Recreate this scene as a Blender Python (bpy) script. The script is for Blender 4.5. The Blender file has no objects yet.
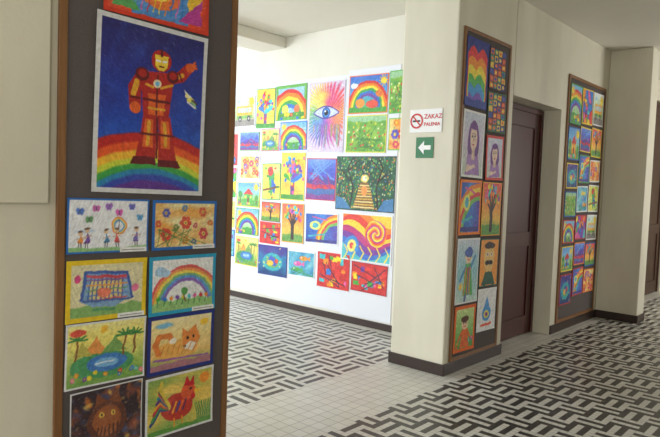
import bpy, math, random
import numpy as np
from mathutils import Vector, Matrix

scn=bpy.context.scene
COL=bpy.context.collection
def lin(c):
    out=[]
    for v in c:
        v=v/255.0
        out.append(v/12.92 if v<=0.04045 else ((v+0.055)/1.055)**2.4)
    return tuple(out)

# ---------------------------------------------------------------- materials
def newmat(n):
    m=bpy.data.materials.new(n); m.use_nodes=True
    return m,m.node_tree,m.node_tree.nodes["Principled BSDF"]
def simple(n,rgb,rough=.5,var=.12,scale=8,metal=0,bump=0):
    m,t,b=newmat(n)
    tc=t.nodes.new("ShaderNodeTexCoord"); nz=t.nodes.new("ShaderNodeTexNoise")
    nz.inputs["Scale"].default_value=scale; nz.inputs["Detail"].default_value=5
    t.links.new(tc.outputs["Object"],nz.inputs["Vector"])
    mx=t.nodes.new("ShaderNodeMix"); mx.data_type='RGBA'
    L=lin(rgb)
    mx.inputs[6].default_value=(*[v*(1-var) for v in L],1)
    mx.inputs[7].default_value=(*[min(1,v*(1+var)) for v in L],1)
    t.links.new(nz.outputs["Fac"],mx.inputs[0]); t.links.new(mx.outputs[2],b.inputs["Base Color"])
    b.inputs["Roughness"].default_value=rough; b.inputs["Metallic"].default_value=metal
    if bump:
        bp=t.nodes.new("ShaderNodeBump"); bp.inputs["Strength"].default_value=bump; bp.inputs["Distance"].default_value=.01
        t.links.new(nz.outputs["Fac"],bp.inputs["Height"]); t.links.new(bp.outputs[0],b.inputs["Normal"])
    return m
def plaster(n,rgb,grime=(128,114,88)):
    m,t,b=newmat(n)
    tc=t.nodes.new("ShaderNodeTexCoord")
    n1=t.nodes.new("ShaderNodeTexNoise"); n1.inputs["Scale"].default_value=1.1; n1.inputs["Detail"].default_value=6
    n2=t.nodes.new("ShaderNodeTexNoise"); n2.inputs["Scale"].default_value=60; n2.inputs["Detail"].default_value=3
    mp=t.nodes.new("ShaderNodeMapping"); mp.inputs["Scale"].default_value=(1.5,1.5,.5)
    t.links.new(tc.outputs["Object"],mp.inputs[0]); t.links.new(mp.outputs[0],n1.inputs["Vector"]); t.links.new(tc.outputs["Object"],n2.inputs["Vector"])
    rp=t.nodes.new("ShaderNodeMapRange"); rp.inputs[1].default_value=.42; rp.inputs[2].default_value=.78; rp.inputs[4].default_value=.34
    t.links.new(n1.outputs["Fac"],rp.inputs[0])
    mx=t.nodes.new("ShaderNodeMix"); mx.data_type='RGBA'
    mx.inputs[6].default_value=(*lin(rgb),1); mx.inputs[7].default_value=(*lin(grime),1)
    t.links.new(rp.outputs[0],mx.inputs[0]); t.links.new(mx.outputs[2],b.inputs["Base Color"])
    b.inputs["Roughness"].default_value=.5
    bp=t.nodes.new("ShaderNodeBump"); bp.inputs["Strength"].default_value=.15; bp.inputs["Distance"].default_value=.004
    t.links.new(n2.outputs["Fac"],bp.inputs["Height"]); t.links.new(bp.outputs[0],b.inputs["Normal"])
    return m
def wood(n,rgb,dark):
    m,t,b=newmat(n)
    tc=t.nodes.new("ShaderNodeTexCoord"); mp=t.nodes.new("ShaderNodeMapping"); mp.inputs["Scale"].default_value=(30,30,2)
    nz=t.nodes.new("ShaderNodeTexNoise"); nz.inputs["Scale"].default_value=2; nz.inputs["Detail"].default_value=6
    t.links.new(tc.outputs["Object"],mp.inputs[0]); t.links.new(mp.outputs[0],nz.inputs["Vector"])
    mx=t.nodes.new("ShaderNodeMix"); mx.data_type='RGBA'
    mx.inputs[6].default_value=(*lin(dark),1); mx.inputs[7].default_value=(*lin(rgb),1)
    t.links.new(nz.outputs["Fac"],mx.inputs[0]); t.links.new(mx.outputs[2],b.inputs["Base Color"])
    b.inputs["Roughness"].default_value=.4
    return m
M_wall=plaster("cream_oil_paint",(220,215,196))
M_wall2=plaster("pier_wall_paint",(216,210,190))
M_hall=plaster("hall_wall_paint",(226,223,212),(180,174,156))
M_ceil=simple("ceiling_paint",(226,222,210),.7,.04,2)
M_paper=simple("white_backing_paper",(228,231,240),.7,.03,3,bump=.1)
M_felt=simple("grey_brown_felt",(92,84,82),.95,.25,150,bump=.3)
M_frame=wood("varnished_frame_wood",(150,106,64),(104,68,38))
M_base=simple("dark_baseboard",(50,34,28),.35,.15,20)
M_door=wood("dark_red_door",(84,28,24),(52,17,16))
M_brown=wood("brown_door_wood",(80,52,38),(52,32,24))
M_metal=simple("metal",(170,170,165),.3,.05,10,metal=1)
M_white=simple("white_plastic",(235,235,235),.4,.02,10)
M_red=simple("sign_red",(200,25,35),.4,.03,10)
M_green=simple("sign_green",(10,110,60),.4,.03,10)
M_black=simple("black_print",(20,20,20),.5,.03,10)

def paint_mat():
    m,t,b=newmat("painted_paper")
    at=t.nodes.new("ShaderNodeAttribute"); at.attribute_name="Col"
    tc=t.nodes.new("ShaderNodeTexCoord"); nz=t.nodes.new("ShaderNodeTexNoise"); nz.inputs["Scale"].default_value=40; nz.inputs["Detail"].default_value=5
    t.links.new(tc.outputs["Object"],nz.inputs["Vector"])
    mr=t.nodes.new("ShaderNodeMapRange"); mr.inputs[1].default_value=.3; mr.inputs[2].default_value=.7; mr.inputs[3].default_value=.86; mr.inputs[4].default_value=1.08
    t.links.new(nz.outputs["Fac"],mr.inputs[0])
    vm=t.nodes.new("ShaderNodeVectorMath"); vm.operation='SCALE'
    t.links.new(at.outputs["Color"],vm.inputs[0]); t.links.new(mr.outputs[0],vm.inputs["Scale"])
    t.links.new(vm.outputs[0],b.inputs["Base Color"]); b.inputs["Roughness"].default_value=.6
    return m
M_paint=paint_mat()

def floor_mat():
    m,t,b=newmat("ceramic_floor_tiles")
    N=t.nodes; Lk=t.links
    tc=N.new("ShaderNodeTexCoord"); sp=N.new("ShaderNodeSeparateXYZ"); Lk.new(tc.outputs["Object"],sp.inputs[0])
    def ma(op,a,b_=None,c_=None):
        n=N.new("ShaderNodeMath"); n.operation=op
        for i,v in enumerate((a,b_,c_)):
            if v is None: continue
            if isinstance(v,(int,float)): n.inputs[i].default_value=v
            else: Lk.new(v,n.inputs[i])
        return n.outputs[0]
    x,y=sp.outputs[0],sp.outputs[1]
    T=.044
    xi=ma('FLOOR',ma('DIVIDE',x,T)); yi=ma('FLOOR',ma('DIVIDE',y,T))
    def basket(n,odd):
        par=ma('FLOORED_MODULO',ma('ADD',ma('FLOOR',ma('DIVIDE',xi,n)),ma('FLOOR',ma('DIVIDE',yi,n))),2)
        def bar(q):
            r=ma('FLOORED_MODULO',ma('FLOORED_MODULO',q,n),2)
            return ma('COMPARE',r,odd,.1)
        h=bar(yi); v=bar(xi)
        return ma('ADD',ma('MULTIPLY',h,par),ma('MULTIPLY',v,ma('SUBTRACT',1,par)))
    p1=basket(5,1); p2=basket(4,0)
    hall=ma('MULTIPLY',ma('LESS_THAN',x,-3.1),ma('LESS_THAN',y,5.05))
    corr=ma('MULTIPLY',ma('GREATER_THAN',x,-2.4),ma('LESS_THAN',x,.7))
    black=ma('ADD',ma('MULTIPLY',p1,hall),ma('MULTIPLY',p2,corr))
    def grout(T2,w):
        fx=ma('FRACT',ma('DIVIDE',x,T2)); fy=ma('FRACT',ma('DIVIDE',y,T2))
        return ma('MAXIMUM',ma('LESS_THAN',fx,w),ma('LESS_THAN',fy,w))
    inpat=ma('MINIMUM',ma('ADD',hall,corr),1)
    g=ma('ADD',ma('MULTIPLY',grout(T,.06),inpat),ma('MULTIPLY',grout(2*T,.05),ma('SUBTRACT',1,inpat)))
    nz=N.new("ShaderNodeTexNoise"); nz.inputs["Scale"].default_value=2.5; nz.inputs["Detail"].default_value=6; Lk.new(tc.outputs["Object"],nz.inputs["Vector"])
    wn=N.new("ShaderNodeTexWhiteNoise"); cb=N.new("ShaderNodeCombineXYZ"); 
    Lk.new(ma('FLOOR',ma('DIVIDE',x,2*T)),cb.inputs[0]); Lk.new(ma('FLOOR',ma('DIVIDE',y,2*T)),cb.inputs[1]); Lk.new(cb.outputs[0],wn.inputs["Vector"])
    def mix(f,a,b_):
        n=N.new("ShaderNodeMix"); n.data_type='RGBA'
        if isinstance(f,float): n.inputs[0].default_value=f
        else: Lk.new(f,n.inputs[0])
        for i,v in ((6,a),(7,b_)):
            if isinstance(v,tuple): n.inputs[i].default_value=(*v,1)
            else: Lk.new(v,n.inputs[i])
        return n.outputs[2]
    white=mix(nz.outputs["Fac"],lin((192,190,182)),lin((222,220,213)))
    white=mix(ma('MULTIPLY',wn.outputs["Value"],.35),white,lin((186,183,172)))
    blk=mix(nz.outputs["Fac"],lin((34,33,34)),lin((62,59,57)))
    c1=mix(black,white,blk)
    c2=mix(ma('MULTIPLY',g,.7),c1,lin((98,95,90)))
    Lk.new(c2,b.inputs["Base Color"])
    rr=N.new("ShaderNodeMapRange"); rr.inputs[3].default_value=.22; rr.inputs[4].default_value=.45; Lk.new(nz.outputs["Fac"],rr.inputs[0]); Lk.new(rr.outputs[0],b.inputs["Roughness"])
    bp=N.new("ShaderNodeBump"); bp.inputs["Strength"].default_value=.3; bp.inputs["Distance"].default_value=.002
    Lk.new(ma('SUBTRACT',1,g),bp.inputs["Height"]); Lk.new(bp.outputs[0],b.inputs["Normal"])
    return m
M_floor=floor_mat()

# ---------------------------------------------------------------- geometry helpers
BF=[(0,1,3,2),(4,6,7,5),(0,4,5,1),(2,3,7,6),(0,2,6,4),(1,5,7,3)]
def boxes(name,lst,mats,bevel=0):
    """lst of (x0,y0,z0,x1,y1,z1,matindex)"""
    v=[];f=[];mi=[]
    for b in lst:
        x0,y0,z0,x1,y1,z1=b[:6]; k=b[6] if len(b)>6 else 0
        o=len(v)
        v+=[(x,y,z) for x in(x0,x1) for y in (y0,y1) for z in (z0,z1)]
        f+=[tuple(o+i for i in q) for q in BF]; mi+=[k]*6
    me=bpy.data.meshes.new(name); me.from_pydata(v,[],f)
    for m in mats: me.materials.append(m)
    me.polygons.foreach_set("material_index",mi); me.update()
    ob=bpy.data.objects.new(name,me); COL.objects.link(ob)
    if bevel:
        md=ob.modifiers.new("bevel","BEVEL"); md.width=bevel; md.segments=2
    return ob

XW=-2.524
H=3.28
boxes("floor",[(-9,-4,-.1,1.4,14,0)],[M_floor])
boxes("ceiling",[(-9,-4,H,1.4,14,H+.1)],[M_ceil])
boxes("ceiling_beam",[(-5.85,-1.5,H-.13,-5.42,5.149,H-.001)],[M_ceil],.01)
boxes("wall_pier",[(-3.05,-4,0,XW,2.045,H-.001)],[M_wall2])
boxes("wall_upper_facing",[(XW+.001,-4,1.39,XW+.03,1.075,H-.001)],[M_wall2],.004)
boxes("wall_pillar",[(-3.05,4.26,0,XW,5.28,H-.001)],[M_wall],.012)
boxes("wall_lintel",[(-3.05,2.046,3.14,XW,4.259,H-.001)],[M_wall])
boxes("wall_hall_back",[(-9,5.15,0,-3.051,5.3,H-.001)],[M_hall])
boxes("wall_door_side",[(-3.05,5.281,2.40,XW,6.419,H-.001),(-3.05,6.42,0,XW,9.66,H-.001),(-3.05,9.66,2.98,XW,10.9,H-.001),(-3.05,10.9,0,XW,14,H-.001)],[M_wall])
boxes("wall_pilaster",[(XW+.001,7.85,0,-2.04,8.13,H-.001)],[M_wall],.01)
boxes("wall_end",[(XW,13.9,0,1.3,14,H-.001)],[M_wall])
def wall_x(name,x0,x1,y0,y1,wins,mat):
    L=[];y=y0
    for (a,b,z0,z1) in wins:
        L+=[(x0,y,0,x1,a,H-.001),(x0,a,0,x1,b,z0),(x0,a,z1,x1,b,H-.001)]; y=b
    L.append((x0,y,0,x1,y1,H-.001)); boxes(name,L,[mat])
def wall_y(name,y0,y1,x0,x1,wins,mat):
    L=[];x=x0
    for (a,b,z0,z1) in wins:
        L+=[(x,y0,0,a,y1,H-.001),(a,y0,0,b,y1,z0),(a,y0,z1,b,y1,H-.001)]; x=b
    L.append((x,y0,0,x1,y1,H-.001)); boxes(name,L,[mat])
wall_x("wall_west",-9.1,-8.9,-1.5,5.149,[(-.4,1.4,.9,2.9),(2.2,4.0,.9,2.9)],M_hall)
wall_y("wall_hall_south",-1.7,-1.5,-9,-3.051,[(-7.9,-6.1,.9,2.9),(-5.4,-3.6,.9,2.9)],M_hall)
wall_x("wall_east",1.3,1.45,-4,14,[(-2.6,-.9,.9,2.7),(9.0,10.6,.9,2.7)],M_wall)
wall_y("wall_south",-4.15,-4,XW-.5,1.45,[(-1.6,.4,.9,2.7)],M_wall)
k=[0]
def unseen_window(axis,pos,a,b,z0,z1):
    k[0]+=1; f=.06; m=(a+b)/2
    seg=[(a,z0,b,z0+f),(a,z1-f,b,z1),(a,z0+f,a+f,z1-f),(b-f,z0+f,b,z1-f),(m-f/2,z0+f,m+f/2,z1-f),(a+f,z1-.6,b-f,z1-.6+f)]
    L=[]
    for (u0,w0,u1,w1) in seg:
        L.append((pos-.03,u0,w0,pos+.03,u1,w1) if axis=='x' else (u0,pos-.03,w0,u1,pos+.03,w1))
    boxes("unseen_window_%d"%k[0],L,[M_white])
def area(name,loc,rot,sx,sy,pw,col):
    l=bpy.data.lights.new(name,'AREA'); l.shape='RECTANGLE'; l.size=sx; l.size_y=sy; l.energy=pw; l.color=col
    o=bpy.data.objects.new(name,l); COL.objects.link(o); o.location=loc; o.rotation_euler=rot
SKY=(.88,.94,1.0)
for (a,b) in ((-.4,1.4),(2.2,4.0)):
    unseen_window('x',-9.0,a,b,.9,2.9); area("daylight_west",(-8.93,(a+b)/2,1.9),(0,-math.pi/2,0),1.9,1.7,140,SKY)
for (a,b) in ((-7.9,-6.1),(-5.4,-3.6)):
    unseen_window('y',-1.6,a,b,.9,2.9); area("fill_south",((a+b)/2,-1.53,1.9),(math.pi/2,0,0),1.7,1.9,60,SKY)  # unseen south windows and fill lamps, added to light the paper evenly
CW=(1.0,.985,.95)
unseen_window('x',1.38,-2.6,-.9,.9,2.7); area("fill_corridor",(1.33,-1.75,1.8),(0,math.pi/2,0),1.7,1.6,50,CW)  # window and gentle fill lamp added out of view behind the camera
unseen_window('x',1.38,9.0,10.6,.9,2.7); area("fill_far_corridor",(1.33,9.8,1.8),(0,math.pi/2,0),1.7,1.5,110,CW)  # added unseen window with fill lamp, brightens the far right of the corridor
unseen_window('y',-4.07,-1.6,.4,.9,2.7); area("fill_corridor_end",(-.6,-4.03,1.8),(math.pi/2,0,0),1.9,1.7,72,CW)  # added end window and lamp, unseen, as fill from the camera side

# baseboards
bh=.095
boxes("baseboard_pillar",[(-3.062,4.247,0,XW+.013,4.259,bh),(XW+.001,4.26,0,XW+.013,5.28,bh)],[M_base],.003)
boxes("baseboard_hall",[(-8.9,5.137,0,-3.052,5.149,.075)],[M_base],.003)
boxes("baseboard_corridor",[(XW+.001,6.42,0,XW+.013,7.837,bh),(XW+.001,8.131,0,XW+.013,9.6,bh)],[M_base],.003)
boxes("baseboard_pilaster",[(XW+.002,7.838,0,-2.028,7.849,bh),(-2.039,7.85,0,-2.027,8.13,bh)],[M_base],.003)
boxes("baseboard_pier",[(XW+.001,-4,0,XW+.013,2.045,bh),(-3.05,2.046,0,XW+.012,2.058,bh)],[M_base],.003)

def xdoor(name,xf,y0,y1,z1,mat,fmat):
    L=[(xf-.05,y0+.05,.005,xf-.015,y1-.05,z1-.05,0)]
    L+=[(xf-.06,y0,0,xf+.015,y0+.05,z1,1),(xf-.06,y1-.05,0,xf+.015,y1,z1,1),(xf-.06,y0+.05,z1-.05,xf+.015,y1-.05,z1,1)]
    s=.12; a,b=y0+.05,y1-.05
    L+=[(xf-.015,a,.005,xf,a+s,z1-.05,0),(xf-.015,b-s,.005,xf,b,z1-.05,0)]
    for z0,zz in ((.005,.2),(.95,1.1),(z1-.2,z1-.05)): L.append((xf-.015,a+s,z0,xf,b-s,zz,0))
    L+=[(xf,a+.05,.98,xf+.006,a+.09,1.16,2),(xf+.006,a+.06,1.06,xf+.045,a+.075,1.075,2),(xf+.035,a+.06,1.06,xf+.047,a+.17,1.078,2)]
    return boxes(name,L,[mat,fmat,M_metal],.002)
xdoor("door_1",-2.72,5.29,6.41,2.39,M_door,M_door)
xdoor("door_2",-2.56,9.665,10.895,2.97,M_brown,M_brown)

# boards
def board(y0,y1,z0,z1,fw):
    x=XW+.001
    L=[(x,y0+fw,z0+fw,x+.010,y1-fw,z1-fw,0),(x,y0,z0,x+.0165,y0+fw,z1,1),(x,y1-fw,z0,x+.0165,y1,z1,1),(x,y0+fw,z0,x+.0165,y1-fw,z0+fw,1),(x,y0+fw,z1-fw,x+.0165,y1-fw,z1,1)]
    return boxes("display_board",L,[M_felt,M_frame],.002)
board(1.115,2.035,.12,2.85,.035)
board(4.34,5.165,.10,2.82,.03)
board(6.56,7.74,.10,2.80,.035)
for i,(x0,x1,z0,z1) in enumerate([(-6.75,-5.62,.11,2.76),(-5.619,-4.40,.10,2.74),(-4.399,-3.70,.085,2.78)]):
    boxes("backing_paper",[(x0,5.1445,z0,x1,5.149,z1)],[M_paper])

# ---------------------------------------------------------------- paint engine
class Cv:
    def __init__(s,w,h,res,bg,seed,warp=.02):
        s.nx=max(12,int(w*res)); s.ny=max(12,int(h*res)); s.w=w; s.h=h; s.res=res
        s.U,s.V=np.meshgrid(np.linspace(0,1,s.nx),np.linspace(0,1,s.ny)); s.A=w/h
        s.r=np.random.RandomState(seed)
        du=s.noise(5,7)*warp+s.noise(4,16)*warp*.5; dv=s.noise(5,7)*warp+s.noise(4,16)*warp*.5
        s.U=s.U+du; s.V=s.V+dv
        s.I=np.zeros((s.ny,s.nx,3))+np.array(bg,float); s.px=1.0/s.ny
    def put(s,m,c):
        m=np.clip(m,0,1)[...,None]; s.I=s.I*(1-m)+np.array(c,float)*m
    def ell(s,cx,cy,rx,ry,c):
        d=np.sqrt(((s.U-cx)/rx)**2+((s.V-cy)/ry)**2); s.put((1-d)*min(rx,ry)/s.px+.5,c)
    def rect(s,x0,y0,x1,y1,c):
        m=np.minimum(np.minimum(s.U-x0,x1-s.U)*s.A,np.minimum(s.V-y0,y1-s.V)); s.put(m/s.px+.5,c)
    def line(s,x0,y0,x1,y1,w,c):
        A=s.A; px,py=(s.U-x0)*A,s.V-y0; dx,dy=(x1-x0)*A,y1-y0; L=dx*dx+dy*dy+1e-9
        t=np.clip((px*dx+py*dy)/L,0,1); d=np.hypot(px-t*dx,py-t*dy); s.put((w-d)/s.px+.5,c)
    def pl(s,pts,w,c):
        for a,b in zip(pts[:-1],pts[1:]): s.line(*a,*b,w,c)
    def poly(s,pts,c):
        m=np.zeros(s.U.shape,bool); n=len(pts)
        for i in range(n):
            x0,y0=pts[i]; x1,y1=pts[(i+1)%n]
            if y0==y1: continue
            cond=((y0>s.V)!=(y1>s.V))&(s.U<(x1-x0)*(s.V-y0)/(y1-y0)+x0); m^=cond
        s.put(m.astype(float),c)
    def noise(s,k=4,f=6):
        o=np.zeros(s.U.shape)
        for i in range(k):
            a,b=s.r.uniform(-f,f,2); p=s.r.uniform(0,6.3); o+=np.sin(a*s.U*s.A*3+b*s.V*3+p+1.5*np.sin(s.r.uniform(-f,f)*s.V*2+s.r.uniform(-f,f)*s.U))
        return o/k
    def wash(s,c1,c2,f=4):
        n=np.clip(s.noise(4,f)*.9+.5,0,1)[...,None]; s.I=np.array(c1,float)*(1-n)+np.array(c2,float)*n
    def hgrad(s,cols,amp=.05,vert=True):
        t=(s.V if vert else s.U)+amp*s.noise(3,5); t=np.clip(t,0,.9999)*(len(cols)-1)
        i=t.astype(int); f=(t-i)[...,None]; C=np.array(cols,float); s.I=C[i]*(1-f)+C[np.minimum(i+1,len(cols)-1)]*f
    def rainbow(s,cx,cy,r,w,cols,k=1.0,wob=.01):
        A=s.A; d=np.hypot((s.U-cx)*A,(s.V-cy)*k)+wob*s.noise(3,5)
        n=len(cols); b=w/n
        for i,c in enumerate(cols):
            r1=r-i*b; s.put(np.minimum(r1-d,d-(r1-b))/s.px+.7,c)
    def above(s,f,c):
        s.put((f-s.V)/s.px+.5,c)
RB=[(215,40,40),(240,130,30),(250,220,50),(60,165,70),(45,110,205),(110,60,160)]
BR=[(225,45,50),(245,140,30),(250,220,40),(70,170,60),(40,120,210),(120,60,170),(230,90,160),(60,190,200)]
def rc(c): return BR[c.r.randint(len(BR))]
def sun(c,x=.85,y=.82,r=.13):
    for a in np.linspace(0,6.28,11): c.line(x,y,x+math.cos(a)*r*1.7/c.A,y+math.sin(a)*r*1.7,.012,(245,180,40))
    c.ell(x,y,r/c.A,r,(252,215,50))
def flower(c,x,y,r,col):
    for a in np.linspace(0,6.28,7)[:-1]: c.ell(x+math.cos(a)*r/c.A,y+math.sin(a)*r,r*.62/c.A,r*.62,col)
    c.ell(x,y,r*.5/c.A,r*.5,(250,220,60))
def s_rainbow(c):
    c.hgrad([(130,195,90),(190,225,190),(110,180,235)]); c.above(.25+.04*c.noise(),(70,155,65))
    c.rainbow(.5,.12,.78,.44,RB)
    for i in range(7): flower(c,c.r.uniform(.05,.95),c.r.uniform(.05,.2),.035,rc(c))
    sun(c,.12,.85,.1)
def s_rainbow2(c):
    c.I[:]=(238,240,238); c.rainbow(.55,.02,.86,.32,[(225,90,90),(240,150,80),(245,215,90),(120,180,120),(90,150,215),(140,100,185)])
    c.above(.2+.05*c.noise(),(150,195,120))
    for i in range(9):
        x=.08+.1*i; c.line(x,.1,x+.02,.26+.04*c.r.rand(),.012,(70,140,70)); c.ell(x+.02,.24,.03,.04,rc(c))
    c.ell(.12,.78,.1,.1,(170,205,235)); c.ell(.2,.74,.08,.08,(170,205,235)); c.line(.52,.15,.52,.34,.015,(120,80,50)); c.ell(.52,.36,.06,.08,(90,160,80))
def s_tree(c):
    c.hgrad([(110,160,60),(250,190,70),(245,130,50),(235,80,70)]); c.above(.2+.03*c.noise(),(90,150,60))
    T=(45,28,30); c.line(.5,.1,.5,.5,.06,T)
    for a,l in ((-.9,.35),(-.4,.42),(.1,.4),(.5,.4),(.95,.35)):
        x,y=.5+math.sin(a)*l/max(1,c.A),.48+math.cos(a)*l; c.line(.5,.42,x,y,.025,T)
        for j in range(7): c.ell(x+c.r.uniform(-.12,.12),y+c.r.uniform(-.1,.1),.05,.05,rc(c))
def s_flowers(c):
    c.wash((250,225,140),(240,150,60),5)
    for i in range(18): 
        x,y=c.r.uniform(.05,.95),c.r.uniform(.1,.9); c.line(x,y,x+c.r.uniform(-.1,.1),y-.25,.012,(60,130,60)); flower(c,x,y,c.r.uniform(.06,.11),[(225,60,40),(245,140,30),(220,50,90),(90,80,190)][c.r.randint(4)])
def s_house(c):
    c.hgrad([(110,175,70),(150,205,120),(120,190,240),(90,160,230)]); B=rc(c); c.above(.28+.05*c.noise(),(90,165,70))
    c.rect(.3,.15,.68,.5,B); c.poly([(.24,.5),(.75,.5),(.5,.78)],(205,50,45)); c.rect(.44,.15,.54,.36,(110,60,40)); c.rect(.33,.33,.41,.44,(250,230,90)); c.rect(.58,.33,.65,.44,(250,230,90)); sun(c)
    c.line(.12,.15,.12,.45,.03,(110,70,40)); c.ell(.12,.5,.1,.15,(60,140,60)); c.line(.88,.1,.88,.3,.025,(110,70,40)); c.ell(.88,.36,.09,.12,(80,150,60))
    for i in range(8): flower(c,c.r.uniform(.05,.95),c.r.uniform(.04,.14),.035,rc(c))
def s_bus(c):
    c.hgrad([(150,140,120),(190,220,160),(220,235,235)]); c.above(.2+.02*c.noise(),(130,125,120)); c.rect(.1,.25,.9,.68,(240,170,50)); c.rect(.1,.25,.9,.36,(110,170,80))
    for i in range(5): c.rect(.15+.145*i,.46,.26+.145*i,.62,(170,210,235))
    for x in (.27,.72): c.ell(x,.24,.08,.1,(40,40,45)); c.ell(x,.24,.035,.045,(190,190,190))
    sun(c); c.ell(.2,.85,.12,.06,(160,200,230))
def s_house2(c):
    c.I[:]=(226,216,168); c.above(.2+.04*c.noise(),(130,175,95))
    c.poly([(.13,.28),(.2,.86),(.76,.82),(.86,.34),(.6,.15),(.3,.18)],(120,160,200))
    c.rect(.25,.33,.7,.7,(228,205,120))
    for i in range(9): c.line(.22+i*.06,.28,.25+i*.058,.8,.015,(40+8*i,80,160))
    for i in range(5): c.line(.2,.3+i*.1,.78,.33+i*.09,.012,[(215,60,60),(60,110,190),(90,150,90),(240,150,50),(120,70,150)][i])
    c.pl([(.13,.33),(.2,.87),(.77,.82),(.86,.3)],.028,(45,80,165)); c.line(.22,.78,.75,.74,.03,(205,60,70)); c.line(.15,.3,.85,.28,.02,(60,90,160))
    c.ell(.9,.5,.06,.08,(230,110,150)); c.ell(.08,.75,.05,.08,(210,60,120)); c.ell(.45,.45,.1,.1,(235,120,90)); c.line(.3,.12,.6,.1,.03,(80,150,90))
def s_portrait(c):
    c.hgrad([(195,215,190),(215,200,225),(205,215,235)]); P=(105,50,135)
    c.ell(.5,.52,.3,.36,P); c.poly([(.12,0),(.22,.33),(.78,.33),(.9,0)],(165,120,190)); c.rect(.42,.26,.58,.45,(225,195,170))
    c.ell(.5,.6,.18,.21,(235,205,185)); c.ell(.43,.63,.035,.016,(40,40,60)); c.ell(.57,.63,.035,.016,(40,40,60)); c.line(.43,.67,.47,.67,.006,(80,50,60)); c.line(.53,.67,.57,.67,.006,(80,50,60)); c.line(.5,.61,.51,.55,.01,(200,150,130)); c.line(.46,.49,.54,.49,.012,(190,50,70)); c.ell(.5,.80,.2,.07,P)
    c.ell(.28,.12,.12,.05,(235,205,185)); c.line(.2,.08,.6,.14,.03,(235,205,185))
def s_fish(c):
    c.wash((50,140,190),(130,205,215))
    for i in range(3):
        x,y=c.r.uniform(.25,.75),.25+.25*i; k=rc(c); c.ell(x,y,.16,.1,k); c.poly([(x+.13,y),(x+.27,y+.1),(x+.27,y-.1)],k); c.ell(x-.08,y+.03,.02,.03,(255,255,255)); c.line(x,y-.08,x,y+.08,.015,rc(c))
    for i in range(7): c.line(c.r.rand(),0,c.r.rand(),.22,.015,(50,140,80))
def s_blocks(c):
    c.I[:]=(205,45,45)
    for i in range(26):
        x,y=c.r.uniform(0,.9),c.r.uniform(0,.85); c.rect(x,y,x+c.r.uniform(.08,.22),y+c.r.uniform(.08,.22),BR[c.r.randint(8)] if i%3 else (225,60,50))
    for i in range(5): c.line(c.r.rand(),c.r.rand(),c.r.rand(),c.r.rand(),.015,(30,30,60))
def s_parrot(c):
    c.wash((245,215,70),(200,225,130)); c.poly([(.3,.85),(.55,.95),(.7,.7),(.65,.3),(.5,.02),(.4,.3)],(60,160,80)); c.ell(.45,.8,.17,.13,(220,50,45)); c.poly([(.3,.8),(.18,.72),(.32,.7)],(240,170,40)); c.ell(.43,.83,.03,.03,(20,20,20))
    c.poly([(.5,.6),(.78,.4),(.7,.12),(.52,.3)],(50,100,200)); c.line(.05,.25,.95,.35,.03,(110,70,40))
    for i in range(8): c.ell(c.r.rand(),c.r.rand(),.07,.035,[(60,140,60),(90,180,70),(230,80,60)][i%3])
def s_land(c):
    c.hgrad([(190,40,90),(120,60,180),(60,80,200),(110,150,230)],.12); c.above(.5+.12*c.noise(),(70,60,150)); c.above(.36+.08*c.noise(),(215,50,60)); c.above(.24+.08*c.noise(),(60,100,170)); c.above(.12+.05*c.noise(),(120,50,140))
    for i in range(6): c.line(c.r.rand(),.3,c.r.rand(),.65,.02,(150,40,120))
    for i in range(5): c.line(c.r.rand(),.5,c.r.rand(),.95,.018,(90,150,220))
def s_night(c):
    c.hgrad([(20,60,120),(30,120,170),(70,40,140)],.15); c.ell(.5,.45,.36,.32,(50,170,180)); c.ell(.5,.45,.24,.2,(120,180,80)); c.poly([(.25,.4),(.45,.7),(.75,.5),(.6,.3)],(60,90,190)); c.ell(.42,.42,.12,.1,(245,190,60)); c.ell(.66,.5,.07,.08,(225,70,40))
    for i in range(8): c.ell(c.r.rand(),c.r.rand(),.02,.03,(240,230,120))
def s_abstract(c):
    n=22; P=c.r.rand(n,2); D=np.stack([np.hypot((c.U-p[0])*c.A,c.V-p[1]) for p in P]); i=D.argmin(0); cols=np.array([BR[c.r.randint(8)] for _ in range(n)],float); c.I=cols[i]
    S=np.sort(D,0); c.put((.014-(S[1]-S[0]))/c.px+.3,(30,30,70))
def s_yellowtree(c):
    c.wash((245,225,80),(235,190,70)); c.line(.5,.05,.5,.45,.06,(110,60,140))
    for a in np.linspace(-1.4,1.4,7): c.line(.5,.4,.5+math.sin(a)*.36,.45+math.cos(a)*.4,.05,rc(c))
    for i in range(36): c.ell(.5+c.r.normal(0,.24),.65+c.r.normal(0,.17),.055,.04,rc(c))
    c.rect(-.1,-.1,1.1,.1,(70,150,60))
def s_rainbow_green(c):
    c.I[:]=(100,170,70); c.rect(.05,.06,.95,.94,(150,200,235)); c.rainbow(.45,.05,.85,.55,RB[:5]); c.ell(.3,.3,.12,.14,(250,230,90)); c.ell(.7,.3,.1,.12,(230,110,60)); c.rect(.05,.06,.95,.2,(80,150,60))
    for i in range(6): flower(c,c.r.uniform(.1,.9),.14,.04,rc(c))
def s_bigrainbow(c):
    c.hgrad([(90,190,90),(70,160,225),(60,110,210)]); c.rainbow(.5,.15,.72,.42,RB,1,.015); c.ell(.3,.25,.13,.13,(245,150,60)); c.ell(.62,.22,.16,.12,(230,80,60)); sun(c,.9,.85,.09)
    c.above(.13+.03*c.noise(),(70,160,60)); c.ell(.12,.75,.1,.08,(235,240,245)); c.ell(.8,.5,.09,.1,(230,120,50))
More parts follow.
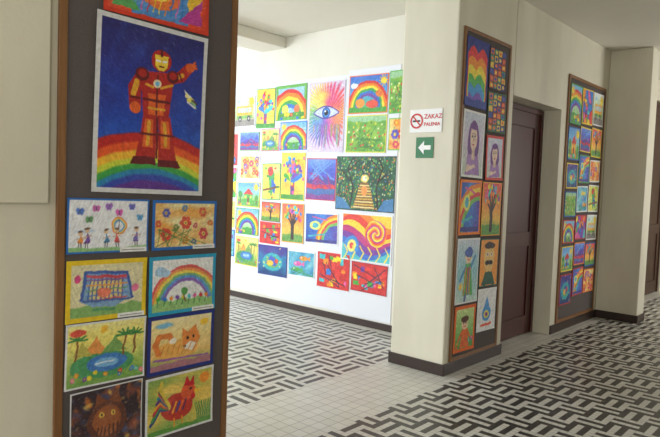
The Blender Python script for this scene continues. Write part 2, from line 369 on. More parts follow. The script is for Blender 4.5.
def s_meadow(c):
    c.wash((140,190,60),(80,155,55),6); c.put((c.V-.85-.03*c.noise())/c.px,(150,200,150))
    for i in range(60): c.ell(c.r.rand(),c.r.uniform(.03,.85),.022,.03,[(240,220,60),(225,60,60),(235,240,180),(60,120,60)][c.r.randint(4)])
    for i in range(14): c.line(c.r.rand(),c.r.rand()*.5,c.r.rand(),c.r.rand()*.8,.01,(60,120,50))
def s_eye(c):
    A=c.A; ey=.56; dx,dy=(c.U-.5)*A,(c.V-ey); d=np.hypot(dx,dy); a=np.arctan2(dy,dx)
    c.I[:]=(214,200,226)
    cols=np.array([(240,150,60),(235,70,80),(220,60,120),(250,200,60),(250,225,90),(120,190,110),(80,150,215),(120,80,190),(200,80,170),(240,120,90),(240,150,60)],float)
    t=((a/6.2832+.02*np.sin(d*30))%1)*10; i=t.astype(int)%10; f=(t-i)[...,None]; C=cols[i]*(1-f)+cols[np.minimum(i+1,10)]*f
    st=.5+.5*np.sin(a*46+5*np.sin(a*3)+4*c.noise(3,4)); R=.44+.14*st; m=np.clip((R-d)/.16,0,1)*(.6+.4*st); m=m[...,None]; c.I=c.I*(1-m)+C*m
    for i in range(26):
        x=c.r.uniform(.06,.94); c.line(x,.38,x+c.r.uniform(-.02,.02),c.r.uniform(.02,.3),.008,tuple((np.array(rc(c))+160)/2))
    h=1-((c.U-.5)/.36)**2; e=ey+.085*h; l=ey-.07*h
    m=np.minimum(e-c.V,c.V-l); c.put((.022-np.abs(m))/c.px*(np.abs(c.U-.5)<.38),(70,60,160)); c.put(m/c.px+.5,(200,212,240))
    mm=np.minimum((.082-d),m)
    c.put(mm/c.px+.5,(30,60,170)); c.put(np.minimum(.064-d,m)/c.px+.5,(60,140,210)); c.put(np.minimum(.04-d,m)/c.px+.5,(15,10,40)); c.ell(.47,.58,.025,.013,(255,255,255))
def s_bigtree(c):
    c.I[:]=(22,72,50); n=c.noise(5,9); c.put(np.clip(n,0,1)*.8,(50,130,70)); c.put(np.clip(-c.noise(5,9),0,1)*.5,(15,30,60))
    for i in range(200): c.ell(c.r.rand(),c.r.rand(),.012,.03,[(30,110,60),(60,140,60),(20,70,60),(90,160,70)][i%4])
    c.poly([(.43,.52),(.57,.52),(.70,.02),(.30,.02)],(130,90,40))
    for i in range(9):
        y=.05+.052*i; w=.18-.013*i; c.line(.5-w,y,.5+w,y,.011,(225,180,70) if i%2 else (245,225,150))
    c.ell(.5,.60,.07,.08,(240,220,110)); c.ell(.5,.60,.04,.05,(255,250,220)); c.ell(.5,.36,.05,.1,(240,150,70))
    for i in range(460):
        x,y=c.r.rand(),c.r.rand()
        if abs(x-.5)<.2-.26*y and y<.55: continue
        c.ell(x,y,.005+.006*c.r.rand(),.009+.008*c.r.rand(),[(240,200,60),(220,60,50),(200,220,180),(70,160,80),(50,110,180),(230,120,50),(30,80,50),(150,200,70),(240,235,200)][c.r.randint(9)])
    for sx in (-1,1):
        c.pl([(.5+sx*.25,.0),(.5+sx*.2,.4),(.5+sx*.3,.8),(.5+sx*.22,1)],.016,(30,24,18)); c.line(.5+sx*.21,.5,.5+sx*.42,.75,.012,(30,24,18)); c.line(.5+sx*.28,.75,.5+sx*.1,.95,.010,(30,24,18))
    c.poly([(.0,.0),(.28,.0),(.14,.2),(0,.24)],(60,120,175)); c.poly([(1,.0),(.74,.0),(.84,.2),(1,.24)],(60,120,175))
def s_swirlwave(c):
    c.I[:]=(245,205,60)
    for i,k in enumerate([(240,130,40),(225,60,50),(245,210,60),(190,50,120),(120,60,160),(60,110,200),(80,190,200)]):
        f=1.0-.13*i+.16*np.sin(c.U*5+i*.35)-.1*c.U; c.put((f-c.V)/c.px+.5,k)
    d=np.hypot((c.U-.7)*c.A,c.V-.6)+.02*c.noise(); a=np.arctan2(c.V-.6,(c.U-.7)*c.A)
    t=((d*8-a/6.283*2)%1); cols=np.array([(235,70,50),(245,150,40),(250,225,70),(190,60,140)],float); m=np.clip((.3-d)/c.px,0,1)[...,None]; c.I=c.I*(1-m)+cols[(t*4).astype(int)%4]*m
    c.ell(.2,.3,.16,.22,(60,140,215)); c.ell(.2,.3,.1,.14,(240,235,120)); c.ell(.2,.3,.05,.07,(225,60,60))
    for i in range(6): c.pl([(.05+.17*i,.0),(.12+.17*i,.16),(.05+.17*i,.3)],.016,(250,220,70))
def s_bluesun(c):
    c.hgrad([(40,80,175),(60,130,215),(90,70,170)],.1,False); c.rainbow(1.0,.0,1.0,.36,[(240,130,40),(250,210,60),(225,70,70),(120,190,90)]); c.ell(.3,.6,.18,.16,(235,235,120)); c.ell(.3,.6,.1,.1,(80,180,200)); c.rect(0,0,1,.1,(60,60,140)); c.line(.1,.2,.6,.3,.03,(70,180,200)); c.line(.2,.9,.7,.8,.02,(220,90,160))
def s_cloud(c):
    c.I[:]=(30,40,125); c.put(np.clip(c.noise(4,8),0,1)*.5,(60,90,190)); cols=[(225,45,50),(245,140,40),(250,220,60),(80,180,80),(60,150,220),(120,80,190)]
    for i,k in enumerate(cols): 
        f=.90-.135*i-.10*(1-np.abs(np.sin(c.U*6.3+.2*i)))-.05*(c.U-.5)**2*4; m=np.minimum(f-c.V,.46-.02*i-np.abs(c.U-.5)); c.put(m/c.px+.5,k)
    c.above(.12+.05*c.noise(),(40,60,150))
def s_figure(c):
    c.hgrad([(200,225,215),(150,205,215),(210,220,235)]); c.ell(.52,.72,.16,.11,(240,210,180)); c.poly([(.3,.1),(.38,.62),(.66,.62),(.8,.1)],(90,175,100)); c.line(.4,.55,.15,.35,.03,(90,150,200)); c.line(.65,.55,.85,.72,.03,(90,150,200)); c.ell(.52,.8,.2,.08,(80,110,190)); c.ell(.2,.25,.08,.06,(250,210,90)); c.line(.45,.1,.42,.0,.03,(80,90,150))
    for i in range(5): c.line(.35+.07*i,.12,.42+.05*i,.55,.012,rc(c))
    c.ell(.46,.73,.02,.012,(30,30,40)); c.ell(.58,.73,.02,.012,(30,30,40)); c.line(.48,.67,.56,.67,.008,(200,60,60))
def s_figure2(c):
    c.hgrad([(90,160,80),(140,195,110),(210,225,150)]); c.poly([(.25,.0),(.36,.5),(.66,.5),(.8,.0)],(230,110,50)); c.ell(.5,.62,.18,.15,(240,205,170)); c.ell(.5,.74,.22,.09,(90,50,30)); c.ell(.44,.63,.025,.018,(20,30,30)); c.ell(.57,.63,.025,.018,(20,30,30)); c.line(.44,.55,.56,.55,.012,(200,50,60)); c.line(.36,.45,.16,.2,.035,(230,110,50)); c.line(.66,.45,.86,.2,.035,(230,110,50))
    for i in range(8): flower(c,c.r.rand(),c.r.rand()*.3,.03,rc(c))
def s_mustache(c):
    c.I[:]=(245,150,50); c.ell(.5,.6,.3,.32,(235,190,110)); c.ell(.4,.68,.06,.04,(245,245,240)); c.ell(.62,.68,.06,.04,(245,245,240)); c.ell(.4,.68,.03,.03,(20,20,20)); c.ell(.62,.68,.03,.03,(20,20,20)); c.ell(.4,.5,.13,.05,(20,15,15)); c.ell(.6,.5,.13,.05,(20,15,15)); c.poly([(.1,0),(.3,.3),(.7,.3),(.9,0)],(30,80,60)); c.ell(.5,.88,.3,.08,(40,25,20))
def s_drop(c):
    c.I[:]=(235,236,238); c.ell(.5,.4,.26,.2,(70,150,220)); c.poly([(.27,.46),(.73,.46),(.5,.85)],(70,150,220)); c.ell(.5,.38,.15,.1,(245,220,80)); c.line(.2,.1,.8,.12,.03,(235,90,60)); c.ell(.5,.38,.07,.05,(120,60,160))
def s_grid(c):
    c.I[:]=(40,30,40)
    for i in range(4):
        for j in range(6): 
            k=[(230,110,40),(50,60,150),(60,140,120),(200,60,60),(240,200,70)][(i*2+j*3)%5]; c.rect(i/4+.02,j/6+.01,(i+1)/4-.02,(j+1)/6-.01,k); c.ell((i+.5)/4,(j+.5)/6,.07,.045,[(240,200,70),(230,110,40),(50,60,150)][(i+j)%3])
def s_butterfly(c):
    c.I[:]=(236,238,243)
    for x,y,k in ((.12,.78,(70,110,200)),(.32,.84,(200,90,170)),(.62,.76,(220,80,180)),(.8,.88,(90,90,190)),(.9,.66,(80,160,220)),(.48,.88,(150,90,190)),(.24,.62,(90,150,90))):
        w=.8; c.ell(x-.03*w,y+.025,.03*w,.045,k); c.ell(x+.03*w,y+.025,.03*w,.045,k); c.ell(x-.024*w,y-.03,.022*w,.032,k); c.ell(x+.024*w,y-.03,.022*w,.032,k); c.line(x,y-.035,x,y+.04,.008,(40,40,60))
    c.rainbow(.62,.5,.17,.08,[(240,130,60),(245,210,80),(90,160,210)]); c.line(.62,.62,.62,.35,.01,(80,60,60)); c.ell(.2,.4,.12,.04,(200,215,240))
    for x,k,h in ((.14,(230,140,50),.34),(.22,(110,70,160),.38),(.46,(60,130,180),.36),(.6,(220,80,80),.38),(.86,(120,100,190),.4)):
        c.poly([(x-.04,.16),(x+.04,.16),(x,h)],k); c.ell(x,h+.02,.026,.045,(225,190,150)); c.line(x-.015,.18,x-.015,.07,.009,(50,40,40)); c.line(x+.015,.18,x+.015,.07,.009,(50,40,40)); c.ell(x,h+.055,.03,.022,(90,60,40)); c.line(x-.05,h-.1,x+.05,h-.08,.008,(200,150,120))
    c.above(.07+.02*c.noise(),(140,190,120))
def s_bugs(c):
    c.wash((240,165,70),(238,222,160),4)
    for x,y,r,k in ((.18,.28,.16,(210,55,40)),(.5,.55,.16,(215,65,45)),(.82,.28,.15,(205,55,60)),(.17,.78,.11,(70,80,180)),(.8,.8,.12,(215,80,50)),(.5,.13,.10,(235,130,40)),(.48,.9,.08,(60,120,190)),(.34,.45,.08,(80,110,50)),(.66,.1,.07,(50,90,160)),(.94,.55,.08,(220,95,40)),(.05,.53,.08,(215,60,45)),(.67,.48,.07,(190,50,90))):
        flower(c,x,y,r*.62,k); c.ell(x,y,r*.26/c.A,r*.26,(250,205,60)); c.ell(x,y,r*.12/c.A,r*.12,(40,50,130))
    for i in range(12): c.line(c.r.rand(),0,c.r.rand(),.4,.008,(70,120,60))
def s_pond(c):
    c.hgrad([(110,160,70),(150,185,80),(215,215,110),(245,225,110),(250,235,150)],.06); c.ell(.45,.3,.42,.22,(70,150,90)); c.ell(.5,.33,.27,.15,(60,120,195)); c.ell(.5,.33,.17,.08,(120,180,225)); c.line(.35,.33,.6,.34,.01,(235,240,250))
    c.poly([(.2,.5),(.36,.8),(.5,.5)],(235,150,70)); c.poly([(.42,.5),(.6,.76),(.78,.5)],(120,165,85)); c.poly([(.05,.48),(.18,.72),(.3,.48)],(190,180,80))
    for x in (.1,.86,.72):
        c.line(x,.42,x+.02,.76,.018,(130,80,40))
        for a in (-1.5,-.9,-.3,.3,.9,1.5): c.line(x+.02,.76,x+.02+.12*math.sin(a),.74+.12*math.cos(a),.016,(50,130,60))
    for i in range(12): flower(c,c.r.rand(),c.r.uniform(.03,.2),.025,rc(c))
    c.ell(.12,.88,.1,.06,(225,80,60)); c.ell(.45,.9,.05,.06,(250,190,50))
def s_fox(c):
    c.hgrad([(150,165,90),(240,200,120),(245,220,150),(250,230,175)],.08); c.ell(.42,.35,.36,.2,(240,180,90)); c.poly([(.52,.38),(.5,.78),(.6,.68),(.72,.82),(.82,.52),(.7,.28)],(232,140,65)); c.poly([(.52,.38),(.62,.5),(.75,.42),(.68,.28)],(250,235,215)); c.ell(.60,.56,.018,.025,(20,20,20)); c.ell(.7,.58,.018,.025,(20,20,20)); c.ell(.55,.4,.02,.025,(30,20,20))
    c.pl([(.12,.35),(.06,.5),(.12,.66),(.28,.66),(.34,.55)],.06,(228,130,60)); c.ell(.35,.55,.06,.07,(250,235,215)); c.above(.12+.04*c.noise(),(175,120,130)); 
    for i in range(7): c.line(.15+.09*i,.28,.2+.09*i,.45,.010,(220,130,60))
    c.line(.05,.2,.95,.15,.02,(150,90,170)); c.ell(.2,.88,.14,.05,(130,190,220)); c.ell(.88,.85,.08,.07,(250,200,60))
def s_darkswirl(c):
    n=c.noise(4,6); c.I=np.array((40,26,34),float)+np.clip(n,0,1)[...,None]*np.array((110,45,15)) 
    c.put(np.clip(c.noise(5,12)-.25,0,1)*2.,(170,90,40)); c.put(np.clip(c.noise(5,10)-.25,0,1)*2.,(60,60,90)); c.put(np.clip(c.noise(5,12)-.4,0,1)*2.2,(215,170,70))
    c.ell(.5,.45,.28,.34,(90,45,30)); c.ell(.5,.45,.2,.26,(150,80,40)); c.poly([(.3,.7),(.36,.95),(.48,.78)],(120,60,30)); c.poly([(.7,.7),(.64,.95),(.52,.78)],(120,60,30)); c.ell(.42,.56,.035,.045,(235,190,70)); c.ell(.58,.56,.035,.045,(235,190,70)); c.ell(.42,.56,.012,.025,(10,10,10)); c.ell(.58,.56,.012,.025,(10,10,10))
    for i in range(6): c.line(.34+.06*i,.2,.36+.06*i,.36,.012,(60,30,25))
def s_rooster(c):
    c.wash((235,200,90),(140,170,80)); c.ell(.45,.42,.25,.25,(195,55,40)); c.ell(.62,.66,.12,.15,(225,90,50)); c.poly([(.55,.78),(.6,.95),(.65,.83),(.71,.94),(.72,.75)],(200,30,40)); c.poly([(.72,.68),(.84,.64),(.72,.6)],(245,190,50)); c.ell(.66,.7,.02,.025,(10,10,10)); c.ell(.7,.55,.03,.06,(200,30,40))
    for i in range(9): c.pl([(.34,.42),(.18,.45+.045*i),(.05+.02*i,.2+.09*i)],.03,[(40,60,130),(60,140,70),(190,40,60),(240,170,40),(90,50,120),(40,120,140),(225,90,40),(50,50,90),(220,190,60)][i])
    c.line(.4,.22,.4,.06,.016,(230,150,40)); c.line(.52,.22,.54,.06,.016,(230,150,40))
    for i in range(5): c.line(.33+.05*i,.34,.38+.05*i,.52,.018,[(150,40,60),(240,170,60),(60,70,140),(235,110,50),(90,40,80)][i])
    c.above(.08+.02*c.noise(),(90,150,60)); c.ell(.88,.85,.08,.1,(245,150,50))
    for i in range(8): c.line(.78+.03*i,.08,.74+.035*i,.4,.012,(60,130,60))
def s_sheet(c):
    c.I[:]=(225,70,40); c.rect(.05,.06,.95,.94,(245,195,50)); c.rect(.22,.0,.8,.9,(80,140,205)); c.ell(.5,.5,.22,.32,(240,120,60)); c.ell(.5,.5,.1,.16,(250,230,90)); c.poly([(.05,.06),(.3,.06),(.05,.6)],(80,160,80)); c.poly([(.95,.06),(.7,.06),(.95,.6)],(190,60,150))
    for i in range(9): c.line(.25+.06*i,.1,.3+.06*i,.85,.012,rc(c))
def s_robot(c):
    c.hgrad([(30,80,175),(26,78,185),(30,60,165),(38,45,135),(35,32,100)],.06)
    c.put(np.clip(c.noise(6,14),0,1)*.4,(60,110,215)); c.put(np.clip(c.noise(6,10),0,1)*.4,(50,25,90))
    A=c.A; d=np.hypot((c.U-.5)*A,(c.V+.62)); d=d+.006*c.noise(4,9)
    for r0,k in ((.975,(190,32,28)),(.915,(230,85,30)),(.865,(245,185,50)),(.82,(205,215,60)),(.785,(60,160,70)),(.745,(40,130,180)),(.71,(50,70,170)),(.672,(90,45,140))):
        c.put((r0-d)/(4*c.px)+.5,k)
    Rd=(178,34,28); Dk=(98,18,24); G=(228,165,45); O=(226,95,35)
    c.poly([(.40,.47),(.53,.47),(.53,.33),(.53,.17),(.33,.17),(.38,.33)],Rd); c.poly([(.54,.47),(.67,.47),(.70,.33),(.76,.16),(.56,.16),(.56,.33)],Rd)
    c.poly([(.42,.44),(.50,.44),(.50,.26),(.40,.26)],O); c.poly([(.57,.44),(.65,.44),(.68,.26),(.58,.26)],O); c.line(.46,.42,.45,.28,.012,G); c.line(.61,.42,.63,.28,.012,G)
    c.poly([(.32,.20),(.53,.20),(.54,.15),(.29,.15)],Dk); c.poly([(.56,.19),(.76,.19),(.80,.145),(.56,.145)],Dk); c.line(.535,.46,.545,.2,.007,Dk); c.line(.38,.345,.52,.345,.007,Dk); c.line(.56,.345,.71,.345,.007,Dk)
    c.poly([(.36,.73),(.69,.75),(.68,.61),(.65,.46),(.40,.46),(.38,.60)],Rd)
    c.poly([(.44,.60),(.62,.60),(.60,.47),(.45,.47)],O); c.line(.53,.72,.53,.47,.006,Dk); c.ell(.53,.665,.04,.027,(240,225,180)); c.ell(.53,.665,.022,.015,(120,190,230))
    c.line(.38,.665,.49,.64,.008,G); c.line(.57,.64,.68,.67,.008,G); c.line(.40,.56,.66,.56,.008,Dk); c.line(.45,.51,.61,.51,.007,G)
    c.pl([(.38,.70),(.31,.62),(.32,.52)],.042,Rd); c.ell(.32,.50,.055,.035,O); c.line(.33,.66,.30,.58,.018,G); c.line(.28,.56,.36,.56,.007,Dk)
    c.pl([(.67,.71),(.76,.735),(.84,.80)],.036,Rd); c.ell(.86,.81,.05,.03,O); c.line(.71,.72,.78,.75,.014,G); c.line(.74,.76,.78,.71,.006,Dk)
    for j in range(3): c.line(.87,.815,.91+.01*j,.85-.018*j,.008,O)
    c.ell(.38,.715,.065,.042,Dk); c.ell(.68,.725,.06,.042,Dk); c.ell(.38,.72,.04,.025,Rd); c.ell(.68,.73,.04,.025,Rd)
    c.ell(.56,.815,.10,.07,Rd); c.poly([(.49,.85),(.63,.85),(.62,.78),(.59,.755),(.53,.755),(.50,.78)],(245,205,60)); c.line(.51,.815,.545,.812,.006,(250,250,250)); c.line(.575,.812,.61,.815,.006,(250,250,250)); c.line(.54,.78,.58,.78,.005,Dk); c.line(.56,.88,.56,.85,.01,Dk)
    c.ell(.88,.60,.04,.018,(240,225,90)); c.poly([(.84,.61),(.81,.66),(.90,.62)],(240,240,225)); c.poly([(.88,.59),(.95,.54),(.93,.60)],(140,190,120)); c.line(.85,.585,.93,.55,.006,(230,230,230)); c.ell(.84,.625,.02,.014,(250,235,150)); c.line(.90,.6,.95,.58,.006,(90,60,40))

def streak(c,n=7):
    z=c.r.randn(c.ny,c.nx); a=c.r.uniform(.2,1.4)*(1 if c.r.rand()>.5 else -1); o=np.zeros_like(z)
    for i in range(n): o+=np.roll(np.roll(z,int(round(i*math.cos(a))),1),int(round(i*math.sin(a))),0)
    return o/math.sqrt(n)
def painting(name,plane,rect,style,border=(240,240,240),bw=.015,seed=1,res=180,label=False,tilt=None):
    u0,z0,u1,z1=rect
    if plane=='X':
        k=.9917; u0*=k;u1*=k; z0=1.5+(z0-1.5)*k; z1=1.5+(z1-1.5)*k
    w,h=u1-u0,z1-z0
    iw,ih=w-2*bw,h-2*bw
    c=Cv(iw,ih,res,(240,240,240),seed,.006 if style in (s_robot,s_eye,s_bigtree) else .016); style(c)
    amt=c.r.uniform(.25,1.0)
    s1=streak(c,c.r.randint(3,8))[...,None]; s2=streak(c,3)[...,None]; s3=streak(c,9)[...,None]
    I=c.I*(1+.055*amt*s1+.035*s3)+4*s2
    pale=np.clip((s1-1.5)*.35*amt,0,.25)+c.r.uniform(0,.08); I=I*(1-pale)+232*pale
    wet=np.clip(c.noise(4,3),0,1)[...,None]*.10; I=I*(1-wet)+235*wet
    I=np.clip(I,0,250)
    nb=max(1,int(round(bw*res)))
    full=np.zeros((c.ny+2*nb,c.nx+2*nb,3))+np.array(border,float); full[nb:-nb,nb:-nb]=I
    NY,NX=full.shape[:2]
    if label:
        hl=max(4,int(.022*res)); wl=int(.13*res); x0=NX-wl-3
        full[0:hl,x0:x0+wl]=(238,238,235); full[hl//2:hl//2+1,x0+3:x0+wl-3]=(110,110,115)
    L=full/255.; L=np.where(L<=.04045,L/12.92,((L+.055)/1.055)**2.4)
    uu,vv=np.meshgrid(np.linspace(-w/2,w/2,NX),np.linspace(-h/2,h/2,NY))
    curl=.004*np.abs(uu/(w/2))**4*np.abs(vv/(h/2))**4
    front=np.stack([uu,np.full_like(uu,-.0015)-curl,vv],-1).reshape(-1,3)
    bx=[(x,y,z) for x in(-w/2,w/2) for y in (-.001,.0005) for z in (-h/2,h/2)]
    V=np.concatenate([front,np.array(bx)]); nf=NX*NY
    idx=np.arange(nf).reshape(NY,NX); q=np.stack([idx[:-1,:-1],idx[:-1,1:],idx[1:,1:],idx[1:,:-1]],-1).reshape(-1,4)
    q=np.concatenate([q,np.array(BF)+nf])
    me=bpy.data.meshes.new(name); me.vertices.add(len(V)); me.vertices.foreach_set("co",V.astype(np.float32).ravel())
    me.loops.add(q.size); me.loops.foreach_set("vertex_index",q.astype(np.int32).ravel())
    me.polygons.add(len(q)); me.polygons.foreach_set("loop_start",np.arange(0,q.size,4,dtype=np.int32)); 
    me.update(calc_edges=True); me.validate()
    at=me.color_attributes.new("Col",'FLOAT_COLOR','POINT')
    C=np.ones((len(V),4),np.float32); C[:nf,:3]=L.reshape(-1,3); b=np.array(border)/255.; C[nf:,:3]=b**2.2
    at.data.foreach_set("color",C.ravel())
    me.materials.append(M_paint)
    ob=bpy.data.objects.new(name,me); COL.objects.link(ob)
    t=math.radians(c.r.uniform(-1.2,1.2) if tilt is None else tilt)
    uc,zc=(u0+u1)/2,(z0+z1)/2
    if plane=='Y':
        ob.matrix_world=Matrix.Translation((uc,5.1425-.0005-c.r.uniform(0,.003),zc))@Matrix.Rotation(t,4,'Y')
    else:
        ob.matrix_world=Matrix.Translation((XW+.0195+c.r.uniform(0,.003),uc,zc))@Matrix.Rotation(math.pi/2,4,'Z')@Matrix.Rotation(t,4,'Y')
    return ob

W_=(240,240,240)
FW=[((-6.35,2.23,-5.94,2.63),"bus_painting",s_bus,W_),((-6.55,1.72,-6.25,2.15),"red_abstract_painting",s_blocks,W_),
((-6.22,1.92,-5.84,2.16),"mountain_painting",s_land,(150,190,120)),((-6.20,1.56,-5.82,1.86),"flower_painting",s_flowers,W_),
((-6.60,1.30,-6.26,1.71),"abstract_painting",s_abstract,W_),((-6.24,1.20,-5.80,1.52),"house_painting",s_house,(250,215,60)),
((-6.62,.90,-6.27,1.27),"parrot_painting",s_parrot,W_),((-6.25,.84,-5.81,1.18),"rainbow_painting",s_rainbow,(80,160,80)),
((-6.62,.53,-6.28,.88),"fish_painting",s_fish,(40,90,190)),((-6.25,.44,-5.81,.81),"landscape_painting",s_pond,(235,220,80)),
((-5.91,2.20,-5.57,2.69),"meadow_tree_painting",s_yellowtree,(90,170,80)),((-5.80,1.91,-5.48,2.19),"pond_painting",s_pond,(235,120,170)),
((-5.76,1.31,-5.43,1.76),"parrot_painting",s_parrot,(70,160,90)),((-5.76,1.04,-5.42,1.28),"tree_painting",s_tree,(120,90,60)),
((-5.78,.76,-5.41,1.03),"red_collage_painting",s_blocks,(220,60,50)),((-5.79,.37,-5.27,.74),"night_painting",s_night,(35,50,140)),
((-5.55,2.28,-5.03,2.70),"rainbow_painting",s_rainbow_green,(90,170,80)),((-5.46,1.92,-5.01,2.26),"rainbow_painting",s_rainbow,(60,120,210)),
((-5.42,1.32,-5.02,1.89),"colourful_tree_painting",s_yellowtree,(250,225,80)),((-5.38,.81,-5.01,1.28),"tree_painting",s_tree,(245,170,60)),
((-5.25,.42,-4.81,.72),"fish_painting",s_fish,W_),((-4.99,1.89,-4.44,2.69),"eye_painting",s_eye,(214,205,228)),
((-4.99,1.34,-4.53,1.82),"mountain_painting",s_land,(200,40,70)),((-4.98,.84,-4.47,1.19),"sky_painting",s_bluesun,W_),
((-4.76,.35,-4.28,.75),"red_block_painting",s_blocks,(215,50,45)),((-4.38,2.30,-3.85,2.71),"rainbow_painting",s_bigrainbow,(235,120,50)),
((-4.40,1.88,-3.85,2.28),"meadow_painting",s_meadow,(225,220,80)),((-4.52,1.25,-3.71,1.84),"garden_stairs_painting",s_bigtree,(40,60,60)),
((-4.41,.70,-3.72,1.22),"swirl_painting",s_swirlwave,(240,240,240)),((-4.25,.37,-3.76,.69),"cubist_painting",s_blocks,(170,40,60)),
((-3.83,2.28,-3.42,2.72),"green_meadow_painting",s_meadow,(90,180,80)),((-3.82,1.90,-3.42,2.23),"flower_painting",s_flowers,(120,190,80))]
for i,(r,n,st,b) in enumerate(FW):
    big=st in (s_eye,s_bigtree,s_swirlwave)
    painting(n,'Y',r,st,b,.014 if st!=s_bigtree else .008,seed=i+10,res=190 if big else 160)
B0=[((1.31,2.225,1.86,2.50),"sun_painting",s_sheet,(215,60,35),.02,False),((1.275,1.435,1.852,2.215),"robot_painting",s_robot,(215,215,215),.022,False),
((1.165,1.17,1.55,1.41),"butterfly_painting",s_butterfly,(40,110,190),.01,True),((1.57,1.165,1.94,1.405),"flower_painting",s_bugs,(40,110,190),.016,True),
((1.165,.87,1.545,1.14),"house_painting",s_house2,(235,200,40),.022,True),((1.56,.85,1.945,1.135),"rainbow_painting",s_rainbow2,(40,160,200),.02,True),
((1.165,.58,1.545,.865),"pond_painting",s_pond,(225,225,225),.01,False),((1.56,.56,1.945,.845),"fox_painting",s_fox,(35,50,130),.018,False),
((1.19,.28,1.535,.565),"owl_painting",s_darkswirl,(225,225,225),.006,False),((1.555,.25,1.95,.55),"rooster_painting",s_rooster,(225,225,225),.012,False)]
for i,(r,n,st,b,bw,lb) in enumerate(B0):
    painting(n,'X',r,st,b,bw,seed=i+70,res=360 if st==s_robot else 320,label=lb,tilt=1.0 if st==s_robot else None)
B1=[((4.40,2.20,4.77,2.76),"rainbow_cloud_painting",s_cloud,(40,60,140),.01),((4.79,2.39,5.10,2.75),"mosaic_painting",s_grid,(60,50,70),.01),
((4.40,1.62,4.76,2.17),"portrait_painting",s_portrait,W_,.02),((4.80,2.03,5.13,2.37),"mosaic_painting",s_grid,(60,120,80),.01),
((4.81,1.61,5.13,2.00),"portrait_painting",s_portrait,(215,60,50),.025),((4.40,1.14,4.76,1.60),"rainbow_painting",s_bluesun,(240,130,40),.025),
((4.78,1.12,5.13,1.59),"tree_painting",s_tree,(245,170,60),.012),((4.40,.56,4.77,1.11),"figure_painting",s_figure,W_,.015),
((4.79,.67,5.13,1.09),"portrait_painting",s_mustache,(30,110,100),.012),((4.41,.15,4.76,.54),"figure_painting",s_figure2,(235,110,40),.03),
((4.79,.27,5.13,.65),"drop_painting",s_drop,W_,.015)]
for i,(r,n,st,b,bw) in enumerate(B1): painting(n,'X',r,st,b,bw,seed=i+90,res=200)
ST=[("rainbow_painting",s_rainbow),("tree_painting",s_tree),("fish_painting",s_fish),("house_painting",s_house),("flower_painting",s_flowers),("abstract_painting",s_abstract),("night_painting",s_night),("parrot_painting",s_parrot),("mountain_painting",s_land),("meadow_painting",s_meadow),("bus_painting",s_bus),("sky_painting",s_bluesun)]
rnd=random.Random(5); BC=[W_,W_,(40,100,180),(235,130,50),(80,160,90),(240,210,70),(190,50,60)]
for col in range(3):
    z=2.72; y0=6.65+col*.36
    hs=[[.45,.38,.30,.30,.28,.30,.36],[.42,.30,.34,.32,.30,.28,.34],[.40,.36,.28,.34,.32,.30,.30]][col]
    for j,h in enumerate(hs):
        if z-h<.16: break
        n,st=ST[(col*5+j*3)%12]
        painting(n,'X',(y0,z-h+.02,y0+.335,z),st,rnd.choice(BC),.018,seed=200+col*10+j,res=120); z-=h+.015

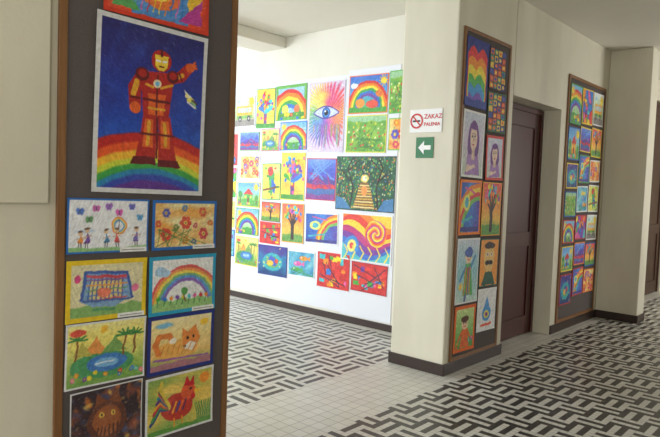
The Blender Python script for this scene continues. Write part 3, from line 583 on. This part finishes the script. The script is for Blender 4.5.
# ---------------------------------------------------------------- signs
def text(body,size,loc,mat,parent,name):
    cu=bpy.data.curves.new(name,'FONT'); cu.body=body; cu.size=size; cu.extrude=.0004; cu.offset=.0008
    o=bpy.data.objects.new(name,cu); COL.objects.link(o); cu.materials.append(mat)
    o.parent=parent; o.location=loc; o.rotation_euler=(math.pi/2,0,0)
    return o
YS=4.259
def flat(name,pts,y,mat,parent):
    me=bpy.data.meshes.new(name); n=len(pts)
    v=[(x,y,z) for x,z in pts]+[(x,y+.0008,z) for x,z in pts]
    f=[tuple(range(n)),tuple(range(2*n-1,n-1,-1))]+[(i,n+i,n+(i+1)%n,(i+1)%n) for i in range(n)]
    me.from_pydata(v,[],f); me.materials.append(mat); o=bpy.data.objects.new(name,me); COL.objects.link(o); o.parent=parent; return o
def ring(name,cx,cz,r0,r1,y,mat,parent,n=40):
    v=[];f=[]
    for i in range(n):
        a=6.28318*i/n; v+=[(cx+r0*math.cos(a),y,cz+r0*math.sin(a)),(cx+r1*math.cos(a),y,cz+r1*math.sin(a))]
    for i in range(n):
        j=(i+1)%n; f.append((2*i,2*i+1,2*j+1,2*j))
    me=bpy.data.meshes.new(name); me.from_pydata(v,[],f); me.materials.append(mat); o=bpy.data.objects.new(name,me); COL.objects.link(o); o.parent=parent
sg=bpy.data.objects.new("no_smoking_sign",None); COL.objects.link(sg)
pb=boxes("plate",[(-2.945,YS-.006,1.975,-2.635,YS-.001,2.165)],[M_white],.001); pb.parent=sg
y=YS-.0075
ring("prohibition_ring",-2.877,2.07,.048,.063,y-.0008,M_red,sg)
flat("cigarette",[(-2.915,2.062),(-2.843,2.062),(-2.843,2.077),(-2.915,2.077)],y,M_black,sg)
flat("slash",[(-2.918,2.106),(-2.910,2.114),(-2.836,2.036),(-2.844,2.028)],y-.0008,M_red,sg)
text("ZAKAZ",.052,(-2.805,y,2.086),M_red,sg,"text_zakaz"); text("PALENIA",.040,(-2.805,y,2.028),M_red,sg,"text_palenia")
ex=bpy.data.objects.new("emergency_exit_sign",None); COL.objects.link(ex)
pb=boxes("plate",[(-2.875,YS-.006,1.765,-2.705,YS-.001,1.935)],[M_green],.001); pb.parent=ex
flat("arrow",[(-2.85,1.85),(-2.795,1.905),(-2.795,1.868),(-2.73,1.868),(-2.73,1.832),(-2.795,1.832),(-2.795,1.795)],y,M_white,ex)
# ---------------------------------------------------------------- camera + world
cd=bpy.data.cameras.new("camera"); cam=bpy.data.objects.new("camera",cd); COL.objects.link(cam)
cd.lens=608/660*36; cd.sensor_width=36; cam.location=(0,0,1.5); cam.rotation_euler=(1.5184,-.03747,.73151)
scn.camera=cam
W=bpy.data.worlds.new("world"); scn.world=W; W.use_nodes=True
bg=W.node_tree.nodes["Background"]; bg.inputs[0].default_value=(.75,.85,1,1); bg.inputs[1].default_value=.6
scn.view_settings.view_transform='Standard'
